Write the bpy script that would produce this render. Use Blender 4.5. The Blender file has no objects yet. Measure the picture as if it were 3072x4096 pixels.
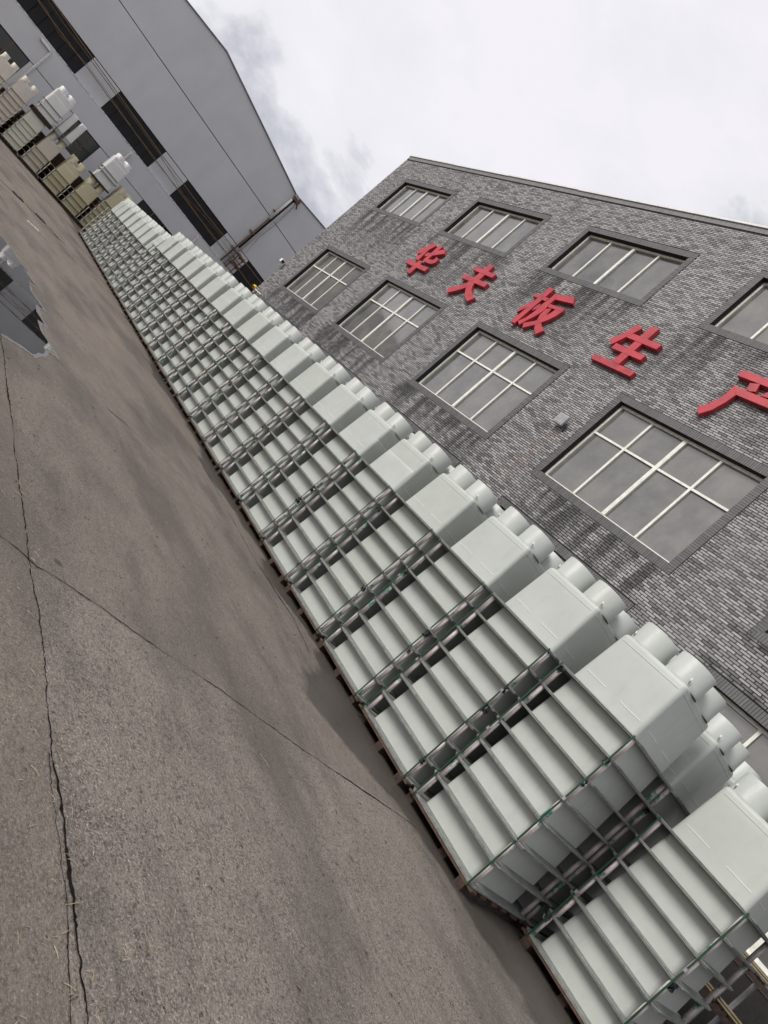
import bpy, bmesh, math, random
import numpy as np
from mathutils import Matrix, Vector
random.seed(7); rng = np.random.default_rng(7)
S = bpy.context.scene
COL = S.collection
rad = math.radians

# ------------------------------------------------------------------ camera
H = 1.55
CR = ((-0.428436, -0.494298, 0.756380), (-0.472527, -0.590944, -0.653838), (0.770169, -0.637538, 0.019613))
FPX = 2882.96
cam = bpy.data.cameras.new('camera'); camo = bpy.data.objects.new('camera', cam); COL.objects.link(camo)
ax, ay, az = (Vector(r) for r in CR)
m = Matrix((ax, -ay, -az)).transposed().to_4x4(); m.translation = (0, 0, H)
camo.matrix_world = m
cam.sensor_fit = 'VERTICAL'; cam.sensor_height = 36; cam.lens = 36 * FPX / 4096
cam.clip_start = 0.05; cam.clip_end = 3000
S.camera = camo
S.render.resolution_x, S.render.resolution_y = 768, 1024

# ------------------------------------------------------------------ world and sun
W = bpy.data.worlds.new('World'); S.world = W; W.use_nodes = True
nt = W.node_tree; nt.nodes.clear()
def N(t, ty, **kw):
    n = t.nodes.new(ty)
    for k, v in kw.items(): setattr(n, k, v)
    return n
SUN_EL, SUN_AZ = rad(39), rad(77)          # azimuth measured from +X towards +Y
sky = N(nt, 'ShaderNodeTexSky', sky_type='NISHITA', sun_disc=False)
sky.sun_elevation = SUN_EL; sky.sun_rotation = rad(90) - SUN_AZ; sky.dust_density = 4
tc = N(nt, 'ShaderNodeTexCoord')
n1 = N(nt, 'ShaderNodeTexNoise'); n1.inputs['Scale'].default_value = 2.3; n1.inputs['Detail'].default_value = 7; n1.inputs['Roughness'].default_value = .56; n1.inputs['Distortion'].default_value = .1
n2 = N(nt, 'ShaderNodeTexNoise'); n2.inputs['Scale'].default_value = 5.5; n2.inputs['Detail'].default_value = 9; n2.inputs['Roughness'].default_value = .6; n2.inputs['Distortion'].default_value = .25
mp = N(nt, 'ShaderNodeMapping'); mp.inputs['Scale'].default_value = (1, 1, 1.5); mp.inputs['Location'].default_value = (-8.76, 6.07, -4.33)
nt.links.new(tc.outputs['Generated'], mp.inputs[0])
nt.links.new(mp.outputs[0], n1.inputs['Vector']); nt.links.new(mp.outputs[0], n2.inputs['Vector'])
mixn = N(nt, 'ShaderNodeMix', data_type='FLOAT'); mixn.inputs[0].default_value = .38
nt.links.new(n1.outputs[0], mixn.inputs[2]); nt.links.new(n2.outputs[0], mixn.inputs[3])
ramp = N(nt, 'ShaderNodeValToRGB'); cr = ramp.color_ramp
cr.elements[0].position = .37; cr.elements[0].color = (.53, .535, .60, 1)
cr.elements[1].position = .535; cr.elements[1].color = (.975, .94, .995, 1)
e = cr.elements.new(.45); e.color = (.90, .89, .925, 1)
nt.links.new(mixn.outputs[0], ramp.inputs[0])
scl = N(nt, 'ShaderNodeVectorMath', operation='SCALE'); scl.inputs['Scale'].default_value = 4.9
nt.links.new(ramp.outputs[0], scl.inputs[0])
mx = N(nt, 'ShaderNodeMix', data_type='RGBA'); mx.inputs[0].default_value = .93
nt.links.new(sky.outputs[0], mx.inputs[6]); nt.links.new(scl.outputs[0], mx.inputs[7])
bg = N(nt, 'ShaderNodeBackground'); bg.inputs[1].default_value = .1
nt.links.new(mx.outputs[2], bg.inputs[0])
wo = N(nt, 'ShaderNodeOutputWorld'); nt.links.new(bg.outputs[0], wo.inputs[0])

sl = bpy.data.lights.new('sun', 'SUN'); sl.energy = 1.5; sl.angle = rad(24); sl.color = (1, .97, .93)
so = bpy.data.objects.new('sun', sl); COL.objects.link(so)
sd = Vector((math.cos(SUN_EL) * math.cos(SUN_AZ), math.cos(SUN_EL) * math.sin(SUN_AZ), math.sin(SUN_EL)))
so.rotation_euler = sd.to_track_quat('Z', 'Y').to_euler(); so.location = (0, 10, 30)
vs = S.view_settings; vs.view_transform = 'Standard'; vs.look = 'None'; vs.exposure = 1.0; vs.gamma = 1
S.render.engine = 'CYCLES'

# ------------------------------------------------------------------ projection of photo pixels
CRn = np.array(CR)
def ray(p): return CRn.T @ np.array([p[0] - 1536, p[1] - 2048, FPX])
def onY(p, Y): v = ray(p); w = v * (Y / v[1]); return (w[0], Y, w[2] + H)
def onZ(p, z): v = ray(p); w = v * ((z - H) / v[2]); return (w[0], w[1], z)

# ------------------------------------------------------------------ materials
MAT = {}
def newmat(name):
    M = bpy.data.materials.new(name); M.use_nodes = True; MAT[name] = M
    t = M.node_tree; b = t.nodes['Principled BSDF']
    return M, t, b
def noise(t, scale, detail=4, rough=.55, co=None, out='Fac'):
    n = N(t, 'ShaderNodeTexNoise'); n.inputs['Scale'].default_value = scale; n.inputs['Detail'].default_value = detail; n.inputs['Roughness'].default_value = rough
    if co is not None: t.links.new(co, n.inputs['Vector'])
    return n.outputs[out]
def rampn(t, fac, stops):
    r = N(t, 'ShaderNodeValToRGB'); c = r.color_ramp
    c.elements[0].position, c.elements[0].color = stops[0][0], (*stops[0][1], 1)
    c.elements[1].position, c.elements[1].color = stops[-1][0], (*stops[-1][1], 1)
    for p, q in stops[1:-1]: c.elements.new(p).color = (*q, 1)
    t.links.new(fac, r.inputs[0]); return r.outputs[0]
def mixc(t, fac, a, b, mode='MIX'):
    x = N(t, 'ShaderNodeMix', data_type='RGBA', blend_type=mode)
    for s, v in ((0, fac), (6, a), (7, b)):
        if isinstance(v, (int, float)): x.inputs[s].default_value = v
        elif isinstance(v, tuple): x.inputs[s].default_value = (*v, 1)
        else: t.links.new(v, x.inputs[s])
    return x.outputs[2]
def maprange(t, v, a, b, c=0., d=1.):
    n = N(t, 'ShaderNodeMapRange'); n.inputs[1].default_value = a; n.inputs[2].default_value = b; n.inputs[3].default_value = c; n.inputs[4].default_value = d
    t.links.new(v, n.inputs[0]); return n.outputs[0]
def math_(t, op, a, b=None):
    n = N(t, 'ShaderNodeMath', operation=op)
    for i, v in enumerate((a, b)):
        if v is None: continue
        if isinstance(v, (int, float)): n.inputs[i].default_value = v
        else: t.links.new(v, n.inputs[i])
    return n.outputs[0]
def objco(t, world=False):
    if world: return N(t, 'ShaderNodeNewGeometry').outputs['Position']
    return N(t, 'ShaderNodeTexCoord').outputs['Object']
def bump(t, b, h, strength=.3, dist=.01):
    n = N(t, 'ShaderNodeBump'); n.inputs['Strength'].default_value = strength; n.inputs['Distance'].default_value = dist
    t.links.new(h, n.inputs['Height']); t.links.new(n.outputs[0], b.inputs['Normal'])
def scaled(t, co, s):
    mpn = N(t, 'ShaderNodeMapping'); mpn.inputs['Scale'].default_value = s; t.links.new(co, mpn.inputs[0]); return mpn.outputs[0]

def simple(name, col, rough=.6, var=.18, scale=6, metal=0, bumpst=.1, spec=.5, world=True, dirt=None):
    M, t, b = newmat(name); co = objco(t, world)
    f = noise(t, scale, 5, .6, co)
    lo = tuple(c * (1 - var) for c in col); hi = tuple(min(1, c * (1 + var)) for c in col)
    c = rampn(t, f, [(.3, lo), (.7, hi)])
    if dirt:
        d = maprange(t, noise(t, dirt[1], 6, .65, co), dirt[2], dirt[2] + .16)
        c = mixc(t, d, c, dirt[0])
    t.links.new(c, b.inputs['Base Color'])
    b.inputs['Roughness'].default_value = rough; b.inputs['Metallic'].default_value = metal
    b.inputs['Specular IOR Level'].default_value = spec
    if bumpst: bump(t, b, noise(t, scale * 8, 4, .6, co), bumpst, .004)
    return M

def shellmat(name, col, rough=.5):
    M, t, b = newmat(name); co = objco(t, True)
    r = N(t, 'ShaderNodeObjectInfo').outputs['Random']
    f = noise(t, 2.6, 6, .62, co); g = noise(t, 9, 6, .7, scaled(t, co, (1, 1, .35)))
    c = rampn(t, f, [(.3, tuple(x * .93 for x in col)), (.7, tuple(min(1, x * 1.05) for x in col))])
    c = mixc(t, maprange(t, g, .54, .7, 0, .3), c, tuple(x * .72 for x in col))
    c = mixc(t, maprange(t, r, 0, 1, 0, .22), c, (col[0] * .84, col[1] * .8, col[2] * .74))
    t.links.new(c, b.inputs['Base Color'])
    t.links.new(maprange(t, g, .3, .7, rough - .08, rough + .12), b.inputs['Roughness'])
    b.inputs['Coat Weight'].default_value = .12; b.inputs['Coat Roughness'].default_value = .3
    bump(t, b, noise(t, 1.7, 3, .5, co), .22, .03)
    return M
shellmat('shell_grey', (.395, .42, .392))
shellmat('shell_grey_dusty', (.47, .50, .46), .42)
shellmat('shell_yellow', (.54, .495, .33), .4)
shellmat('shell_cream', (.60, .56, .48), .4)
shellmat('shell_pink', (.57, .52, .46), .4)
shellmat('shell_tan', (.54, .50, .42), .4)
shellmat('shell_green', (.56, .58, .48), .4)
shellmat('shell_white', (.65, .655, .64), .4)
simple('flange_grey', (.20, .21, .196), .55, .3, 16, dirt=((.09, .09, .085), 24, .56))
simple('flange_yellow', (.36, .32, .2), .55, .3, 14, dirt=((.12, .1, .07), 20, .55))
simple('mould_white', (.74, .75, .72), .4, .05, 5)
simple('stub_rib', (.66, .68, .64), .4, .05, 5)
simple('strap_green', (.006, .038, .018), .32, .3, 20, bumpst=0)
simple('film_black', (.012, .012, .014), .3, .3, 10)
simple('wood_brown', (.075, .038, .022), .8, .5, 18, dirt=((.03, .018, .012), 9, .5))
simple('wood_dark', (.032, .019, .014), .9, .5, 18)
simple('flash', (.62, .61, .58), .5, .12, 4)
simple('frame_cream', (.66, .66, .60), .42, .14, 10, dirt=((.26, .24, .19), 14, .6))
simple('red_paint', (.40, .026, .040), .48, .2, 2.2, bumpst=.05, dirt=((.24, .022, .03), 3.5, .52))
simple('grey_side', (.34, .34, .35), .8, .1, 2)
simple('groove', (.012, .012, .014), .9, .1, 4)
simple('ledge_white', (.66, .66, .66), .75, .3, 6, dirt=((.2, .2, .2), 9, .5))
simple('pvc_white', (.58, .56, .53), .5, .15, 8)
simple('rust', (.13, .068, .034), .85, .5, 12, dirt=((.06, .03, .015), 20, .5))
simple('rope_brown', (.17, .105, .05), .85, .5, 22)
simple('steel', (.3, .3, .3), .45, .2, 10, metal=.6)
simple('black_plastic', (.012, .012, .013), .35, .1, 6)
simple('helmet', (.62, .40, .012), .3, .08, 6)
simple('straw', (.36, .29, .17), .8, .4, 30)
simple('twig', (.09, .055, .03), .9, .4, 30)
simple('crack', (.011, .010, .009), .95, .5, 40, bumpst=.6, spec=.05)
simple('bamboo', (.17, .135, .075), .6, .3, 10)
simple('drain_iron', (.03, .028, .026), .7, .3, 20)
simple('paint_white', (.5, .49, .47), .8, .3, 30)
simple('roof_grey', (.16, .16, .165), .7, .2, 2)
simple('paper', (.55, .52, .46), .8, .2, 12)

def pipemat():                                       # film-wrapped plastic pipe with green printing
    M, t, b = newmat('pipe_film'); co = objco(t, True)
    f = noise(t, 14, 6, .7, co); g = noise(t, 22, 3, .6, co)
    c = rampn(t, f, [(.3, (.36, .30, .28)), (.5, (.47, .415, .40)), (.75, (.52, .475, .46))])
    band = maprange(t, noise(t, 5.5, 2, .4, co), .57, .6)
    pr = math_(t, 'MULTIPLY', band, maprange(t, g, .5, .54))
    c = mixc(t, pr, c, (.06, .24, .17))
    t.links.new(c, b.inputs['Base Color']); b.inputs['Roughness'].default_value = .38
    bump(t, b, noise(t, 30, 5, .7, co), .4, .008)
pipemat()

def brickmat(name, stops, drip=True):
    M, t, b = newmat(name); co = objco(t, True)
    a = N(t, 'ShaderNodeAttribute', attribute_name='tone').outputs['Fac']
    c = rampn(t, a, stops)
    gr = noise(t, 55, 4, .7, co)
    c = mixc(t, maprange(t, gr, .35, .65, 0, .2), c, (.16, .155, .155))
    if drip:
        d = N(t, 'ShaderNodeAttribute', attribute_name='drip').outputs['Fac']
        st = noise(t, 1.7, 6, .62, scaled(t, co, (1.5, 1.5, .22)))
        mm = math_(t, 'MULTIPLY', d, maprange(t, st, .42, .58))
        c = mixc(t, math_(t, 'MULTIPLY', mm, .9), c, (.022, .021, .02))
        soot = maprange(t, noise(t, .5, 4, .6, co), .45, .75, 0, .16)
        c = mixc(t, soot, c, (.12, .118, .115))
        ru = N(t, 'ShaderNodeAttribute', attribute_name='rust').outputs['Fac']
        c = mixc(t, math_(t, 'MULTIPLY', ru, .55), c, (.32, .16, .08))
    t.links.new(c, b.inputs['Base Color']); b.inputs['Roughness'].default_value = .62
    bump(t, b, noise(t, 90, 4, .7, co), .25, .004)
brickmat('brick', [(0, (.10, .097, .098)), (.2, (.125, .121, .122)), (.3, (.18, .175, .174)), (.62, (.225, .22, .218)), (.7, (.285, .281, .278)), (1, (.35, .346, .342))])
brickmat('brick_trim', [(0, (.07, .069, .07)), (1, (.105, .103, .104))], False)
brickmat('brick_band', [(0, (.15, .148, .153)), (1, (.20, .198, .203))], False)
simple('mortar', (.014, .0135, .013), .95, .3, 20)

def glassmat(name, base, ior, rough, dust_refl, dust_refl_col):
    M, t, b = newmat(name); co = objco(t, True)
    f = noise(t, 1.6, 5, .6, co)
    c = mixc(t, maprange(t, f, .35, .7, 0, dust_refl), base, dust_refl_col)  # dust tint; its pale warm colour also stands for sky reflection on the panes
    c = mixc(t, maprange(t, N(t, 'ShaderNodeObjectInfo').outputs['Random'], 0, 1, 0, .35), c, dust_refl_col)
    sp = N(t, 'ShaderNodeTexVoronoi'); sp.inputs['Scale'].default_value = 5.5
    t.links.new(scaled(t, co, (1.6, 1, .8)), sp.inputs['Vector'])
    c = mixc(t, maprange(t, sp.outputs['Distance'], .035, .05, .6, 0), c, (.5, .5, .48))
    t.links.new(c, b.inputs['Base Color']); b.inputs['IOR'].default_value = ior
    t.links.new(maprange(t, f, .3, .7, rough, rough + .1), b.inputs['Roughness'])
    bump(t, b, noise(t, .9, 2, .5, co), .06, .05)
glassmat('glass_brick', (.065, .067, .064), 2.1, .03, .7, (.18, .173, .152))
glassmat('glass_dark', (.012, .014, .014), 1.5, .12, .5, (.03, .036, .033))

def facadesmat():
    M, t, b = newmat('grey_render'); co = objco(t, True)
    f = noise(t, .5, 5, .6, co); g = noise(t, .9, 5, .65, scaled(t, co, (1, 1, .16)))
    c = rampn(t, f, [(.3, (.485, .495, .51)), (.7, (.54, .55, .565))])
    c = mixc(t, maprange(t, g, .5, .72, 0, .32), c, (.42, .43, .44))
    t.links.new(c, b.inputs['Base Color']); b.inputs['Roughness'].default_value = .8
    bump(t, b, noise(t, 12, 4, .6, co), .08, .01)
facadesmat()

def groundmat():
    M, t, b = newmat('concrete'); co = objco(t, True)
    big = noise(t, .35, 5, .6, co); mid = noise(t, 1.9, 7, .68, co); fine = noise(t, 26, 6, .75, co); grain = noise(t, 190, 3, .75, co)
    sand = noise(t, 75, 4, .8, co)
    c = rampn(t, big, [(.28, (0.134, 0.119, 0.102)), (.72, (0.176, 0.154, 0.132))])
    c = mixc(t, maprange(t, mid, .40, .64, 0, .75), c, (0.080, 0.069, 0.062))
    c = mixc(t, maprange(t, noise(t, 7, 6, .75, co), .47, .64, 0, .55), c, (0.233, 0.205, 0.172))
    c = mixc(t, maprange(t, fine, .42, .62, 0, .6), c, (0.257, 0.225, 0.193))
    c = mixc(t, maprange(t, fine, .46, .32, 0, .8), c, (0.043, 0.037, 0.035))
    c = mixc(t, maprange(t, sand, .54, .64, 0, .8), c, (0.411, 0.369, 0.320))
    c = mixc(t, maprange(t, sand, .46, .36, 0, .85), c, (0.025, 0.022, 0.021))
    c = mixc(t, maprange(t, grain, .57, .66, 0, .75), c, (0.479, 0.441, 0.398))
    vo = N(t, 'ShaderNodeTexVoronoi'); vo.inputs['Scale'].default_value = 32; t.links.new(co, vo.inputs['Vector'])
    vs_ = N(t, 'ShaderNodeSeparateColor'); t.links.new(vo.outputs['Color'], vs_.inputs[0])
    spk = math_(t, 'MULTIPLY', maprange(t, vo.outputs['Distance'], .16, .1), maprange(t, vs_.outputs[0], .86, .87))
    c = mixc(t, math_(t, 'MULTIPLY', spk, .8), c, (.5, .47, .43))
    pit = math_(t, 'MULTIPLY', maprange(t, vo.outputs['Distance'], .22, .14), maprange(t, vs_.outputs[1], .88, .89))
    c = mixc(t, math_(t, 'MULTIPLY', pit, .85), c, (.018, .016, .015))
    # pale ochre dusting in the far yard
    sx = N(t, 'ShaderNodeSeparateXYZ'); t.links.new(co, sx.inputs[0])
    oc = math_(t, 'MULTIPLY', math_(t, 'MULTIPLY', maprange(t, noise(t, .8, 5, .6, scaled(t, co, (.5, 1.6, 1))), .4, .6), maprange(t, sx.outputs[0], 6., 16.)), .4)
    c = mixc(t, oc, c, (.26, .213, .17))
    def step(v, e, w): return maprange(t, v, e - w, e + w)
    jw = math_(t, 'MULTIPLY', noise(t, 3, 3, .6, co), .1)
    yl = step(math_(t, 'ADD', sx.outputs[1], jw), -1.66, .015); xf = step(math_(t, 'ADD', sx.outputs[0], jw), 3.74, .015)
    c = mixc(t, math_(t, 'MULTIPLY', yl, .4), c, (.145, .124, .10))
    c = mixc(t, math_(t, 'MULTIPLY', xf, .34), c, (.128, .107, .091))
    c = mixc(t, maprange(t, noise(t, .55, 4, .6, scaled(t, co, (.6, 1.3, 1))), .47, .64, 0, .6), c, (.078, .071, .065))
    c = mixc(t, maprange(t, noise(t, 1.3, 6, .7, scaled(t, co, (.35, 1.5, 1))), .54, .7, 0, .5), c, (.07, .063, .057))
    # oil spots
    v = N(t, 'ShaderNodeTexVoronoi'); v.inputs['Scale'].default_value = 1.1; t.links.new(co, v.inputs['Vector'])
    c = mixc(t, maprange(t, v.outputs['Distance'], .02, .05, .7, 0), c, (.04, .036, .034))
    # wet patches beside the stacks
    wn = noise(t, 1.6, 4, .6, co); wn2 = noise(t, .8, 3, .5, scaled(t, co, (.55, 1, 1)))
    dist = math_(t, 'ADD', math_(t, 'MULTIPLY', sx.outputs[1], -1.), math_(t, 'ADD', math_(t, 'MULTIPLY', wn, .8), math_(t, 'MULTIPLY', wn2, .5)))
    for (gx, gw, ga) in ((4.8, 1.0, 1.2), (7.7, .55, .55), (10.8, 1.2, .6), (15.5, 1.5, .5)):
        px = math_(t, 'MULTIPLY', math_(t, 'ADD', sx.outputs[0], -gx), 1 / gw)
        dist = math_(t, 'ADD', dist, math_(t, 'MULTIPLY', math_(t, 'POWER', 2.72, math_(t, 'MULTIPLY', math_(t, 'MULTIPLY', px, px), -1.)), ga))
    wet = math_(t, 'MULTIPLY', maprange(t, dist, 6.84, 7.0), maprange(t, sx.outputs[1], -12., -11.5))
    c2 = mixc(t, math_(t, 'MULTIPLY', wet, .68), c, (.03, .026, .022))
    t.links.new(c2, b.inputs['Base Color'])
    t.links.new(maprange(t, wet, 0, 1, .85, .36), b.inputs['Roughness']); t.links.new(maprange(t, wet, 0, 1, .12, .35), b.inputs['Specular IOR Level'])
    h = math_(t, 'ADD', math_(t, 'MULTIPLY', sand, .6), math_(t, 'MULTIPLY', fine, 1.0))
    bump(t, b, h, .8, .014)
groundmat()
M, t, b = newmat('water'); b.inputs['Base Color'].default_value = (.012, .012, .011, 1); b.inputs['Roughness'].default_value = .015; b.inputs['IOR'].default_value = 1.75
bump(t, b, noise(t, 3, 2, .5, objco(t, True)), .012, .02)
M, t, b = newmat('wet_concrete'); co = objco(t, True)
t.links.new(rampn(t, noise(t, 9, 6, .7, co), [(.3, (.075, .071, .069)), (.7, (.135, .129, .124))]), b.inputs['Base Color']); b.inputs['Roughness'].default_value = .28; b.inputs['IOR'].default_value = 1.9
bump(t, b, noise(t, 40, 4, .7, co), .05, .01)

# ------------------------------------------------------------------ mesh helpers
class MB:
    def __init__(s): s.v = []; s.f = []
    def add(s, vs, fs):
        o = len(s.v); s.v += [tuple(map(float, q)) for q in vs]; s.f += [tuple(o + i for i in f) for f in fs]; return s
    def box(s, x0, x1, y0, y1, z0, z1):
        return s.add([(x0, y0, z0), (x1, y0, z0), (x1, y1, z0), (x0, y1, z0), (x0, y0, z1), (x1, y0, z1), (x1, y1, z1), (x0, y1, z1)],
                     [(0, 3, 2, 1), (4, 5, 6, 7), (0, 1, 5, 4), (1, 2, 6, 5), (2, 3, 7, 6), (3, 0, 4, 7)])
    def quad(s, a, b, c, d): return s.add([a, b, c, d], [(0, 1, 2, 3)])
    def tube(s, pts, r, seg=8, cap=True):
        pts = [Vector(p) for p in pts]; rings = []
        for i, p in enumerate(pts):
            d = (pts[min(i + 1, len(pts) - 1)] - pts[max(i - 1, 0)]).normalized()
            u = d.cross(Vector((0, 0, 1)));
            if u.length < .1: u = d.cross(Vector((0, 1, 0)))
            u.normalize(); w = d.cross(u)
            rr = r[i] if isinstance(r, (list, tuple)) else r
            rings.append([p + (u * math.cos(2 * math.pi * k / seg) + w * math.sin(2 * math.pi * k / seg)) * rr for k in range(seg)])
        vs = [q for R_ in rings for q in R_]; fs = []
        for i in range(len(pts) - 1):
            for k in range(seg):
                fs.append((i * seg + k, i * seg + (k + 1) % seg, (i + 1) * seg + (k + 1) % seg, (i + 1) * seg + k))
        if cap: fs += [tuple(range(seg))[::-1], tuple((len(pts) - 1) * seg + k for k in range(seg))]
        return s.add(vs, fs)
    def prism(s, poly, f3, b3):
        n = len(poly); return s.add([f3(p) for p in poly] + [b3(p) for p in poly], [tuple(range(n)), tuple(range(2 * n - 1, n - 1, -1))] + [(i, n + i, n + (i + 1) % n, (i + 1) % n) for i in range(n)])
    def mesh(s, name, mat, smooth=False, fix=True):
        me = bpy.data.meshes.new(name); me.from_pydata(s.v, [], s.f)
        if fix:
            bm = bmesh.new(); bm.from_mesh(me); bmesh.ops.recalc_face_normals(bm, faces=bm.faces); bm.to_mesh(me); bm.free()
        me.materials.append(MAT[mat]); 
        if smooth: me.polygons.foreach_set('use_smooth', [True] * len(me.polygons))
        me.update(); return me
    def build(s, name, mat, parent=None, smooth=False, loc=(0, 0, 0), fix=True):
        return link(name, s.mesh(name, mat, smooth, fix), parent, loc)
def link(name, data, parent=None, loc=(0, 0, 0), rot=None):
    o = bpy.data.objects.new(name, data); COL.objects.link(o); o.location = loc
    if rot: o.rotation_euler = rot
    if parent: o.parent = parent
    return o
def tag(o, label, cat, group=None, kind=None):
    if label: o['label'] = label
    if cat: o['category'] = cat
    if group: o['group'] = group
    if kind: o['kind'] = kind
    return o
def thing(name, label, cat, loc=(0, 0, 0), rotz=0, group=None):
    return tag(link(name, None, None, loc, (0, 0, rotz)), label, cat, group)
ORD = ['first', 'second', 'third', 'fourth', 'fifth', 'sixth', 'seventh', 'eighth', 'ninth', 'tenth', 'eleventh', 'twelfth', 'thirteenth', 'fourteenth', 'fifteenth', 'sixteenth', 'seventeenth', 'eighteenth', 'nineteenth', 'twentieth', 'twenty-first', 'twenty-second', 'twenty-third', 'twenty-fourth', 'twenty-fifth', 'twenty-sixth', 'twenty-seventh', 'twenty-eighth']
def bevel(me, w, seg=2):
    bm = bmesh.new(); bm.from_mesh(me)
    bmesh.ops.bevel(bm, geom=list(bm.edges), offset=w, segments=seg, affect='EDGES', profile=.5)
    bm.to_mesh(me); bm.free(); return me

# ------------------------------------------------------------------ ground
gm = MB(); gm.quad((-900, -900, 0), (900, -900, 0), (900, 900, 0), (-900, 900, 0))
ground = gm.build('ground', 'concrete', fix=False); ground['kind'] = 'structure'
def crack(pts, w, seed, wmin=.1):
    r = random.Random(seed); P = []
    for a, b_ in zip(pts[:-1], pts[1:]):
        n = max(2, int(math.dist(a, b_) / .014))
        for i in range(n):
            u = i / n; P.append((a[0] + (b_[0] - a[0]) * u, a[1] + (b_[1] - a[1]) * u))
    P.append(pts[-1]); m = MB(); L = []; Rr = []; ww = w; off = 0
    for i, p in enumerate(P):
        q = P[min(i + 1, len(P) - 1)]; q0 = P[max(i - 1, 0)]
        d = Vector((q[0] - q0[0], q[1] - q0[1])).normalized(); nx, ny = -d.y, d.x
        ww = max(w * wmin, min(w * (1.1 + 1.9 * max(0, math.sin(i * .021 + seed * 2.1)) ** 8), ww * r.uniform(.66, 1.5))); off = off * .9 + r.uniform(-.0045, .0045)
        L.append((p[0] + nx * (off + ww * r.uniform(.3, .7)), p[1] + ny * (off + ww * r.uniform(.3, .7)), .004))
        Rr.append((p[0] + nx * (off - ww * r.uniform(.3, .7)), p[1] + ny * (off - ww * r.uniform(.3, .7)), .004))
    for i in range(len(P) - 1): m.quad(L[i], Rr[i], Rr[i + 1], L[i + 1])
    o = m.build('crack', 'crack', ground); return o
crack([(-2, -1.77), (1.25, -1.755), (1.77, -1.74), (2.38, -1.722), (2.87, -1.73), (3.19, -1.72), (3.68, -1.70), (4.39, -1.67), (5.56, -1.65), (6.95, -1.62), (7.9, -1.59), (14, -1.45)], .0065, 1)
crack([(3.78, 1.5), (3.76, -1.51), (3.75, -1.63), (3.69, -1.74), (3.72, -1.89), (3.72, -2.23), (3.70, -2.77), (3.70, -3.36), (3.66, -4.04), (3.64, -4.68), (3.65, -5.38), (3.62, -6.1)], .0075, 2)
crack([(2.28, -1.70), (2.1, -1.69), (1.77, -1.70), (1.6, -1.71), (1.3, -1.69), (1.0, -1.66)], .0045, 5)
crack([(8.95, -2.2), (8.84, -2.57), (8.73, -3.02), (8.85, -3.49), (8.8, -4.4), (8.9, -5.12), (8.92, -5.7)], .007, 3)
crack([(11, -5.75), (8.92, -5.71), (8.17, -5.72), (7.34, -5.82), (6.81, -5.97), (6.0, -5.84)], .010, 4)
crack([(14.2, -2.0), (14.4, -4), (14.3, -5.9)], .008, 6)
crack([(19.5, -1.2), (19.4, -3.4), (19.6, -5.7)], .008, 7)

# puddle with a wet rim
pud = [(13.82, -1.73), (13.52, -1.95), (13.2, -2.02), (12.95, -2.22), (12.85, -2.12), (12.38, -2.33), (12.3, -2.2), (11.55, -2.2), (11.12, -2.40), (10.95, -2.24), (10.5, -2.22), (10.2, -2.33), (10.05, -2.2), (9.6, -2.22), (9.1, -2.42), (8.95, -2.26), (8.62, -2.2), (8.45, -2.12), (8.16, -2.02), (8.1, -1.88), (7.95, -1.71), (7.8, -1.5), (7.95, -.9), (8.3, .2), (9.5, 1.2), (12, 1.4), (13.6, .6), (14.1, -.6)]
def blob(poly, grow, z, jit, seed):
    r = random.Random(seed); c = Vector((sum(p[0] for p in poly) / len(poly), sum(p[1] for p in poly) / len(poly))); P = []
    for i, p in enumerate(poly):
        q = poly[(i + 1) % len(poly)]
        for k in range(6):
            u = k / 6; a = Vector((p[0] + (q[0] - p[0]) * u, p[1] + (q[1] - p[1]) * u)); d = (a - c).normalized()
            a += d * grow + Vector((r.uniform(-jit, jit) * 2.2, r.uniform(-jit, jit))); P.append((a.x, a.y, z))
    m = MB(); m.add(P, [tuple(range(len(P)))]); return m
w_ = blob(pud, 0, .0045, .007, 3).build('puddle', 'water', fix=False); w_['kind'] = 'structure'
w2 = blob(pud, .09, .0025, .014, 4).build('wet_edge', 'wet_concrete', fix=False); w2['kind'] = 'structure'
# narrow drain with standing water
tr = [(23.2, -1.0), (23.3, -1.93), (23.7, -2.6), (24.4, -3.35), (24.0, -3.9), (24.2, -4.3), (23.75, -3.9), (24.0, -3.42), (23.4, -2.7), (22.95, -1.95), (22.85, -1.0)]
o = blob(tr, 0, .0045, .02, 8).build('drain_water', 'water', fix=False); o['kind'] = 'structure'
dm = thing('drain_grate', 'dark iron drain grating pieces across the narrow wet channel in the far yard', 'drain', (23.5, -2.6, 0))
for (x, y) in ((23.45, -2.42), (23.65, -2.62), (24.05, -3.25), (24.15, -3.42), (23.05, -1.7)):
    MB().box(x - .22 - 23.5, x + .22 - 23.5, y - .07 + 2.6, y + .07 + 2.6, .008, .03).build('bar', 'drain_iron', dm)
for (x, y) in ((20.18, -2.68), (20.25, -2.78), (20.36, -2.88), (20.44, -2.97)):
    pm = MB(); pm.box(x - .11, x + .11, y - .035, y + .035, .004, .006)
    pm.build('paint_mark', 'paint_white', ground)

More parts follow.
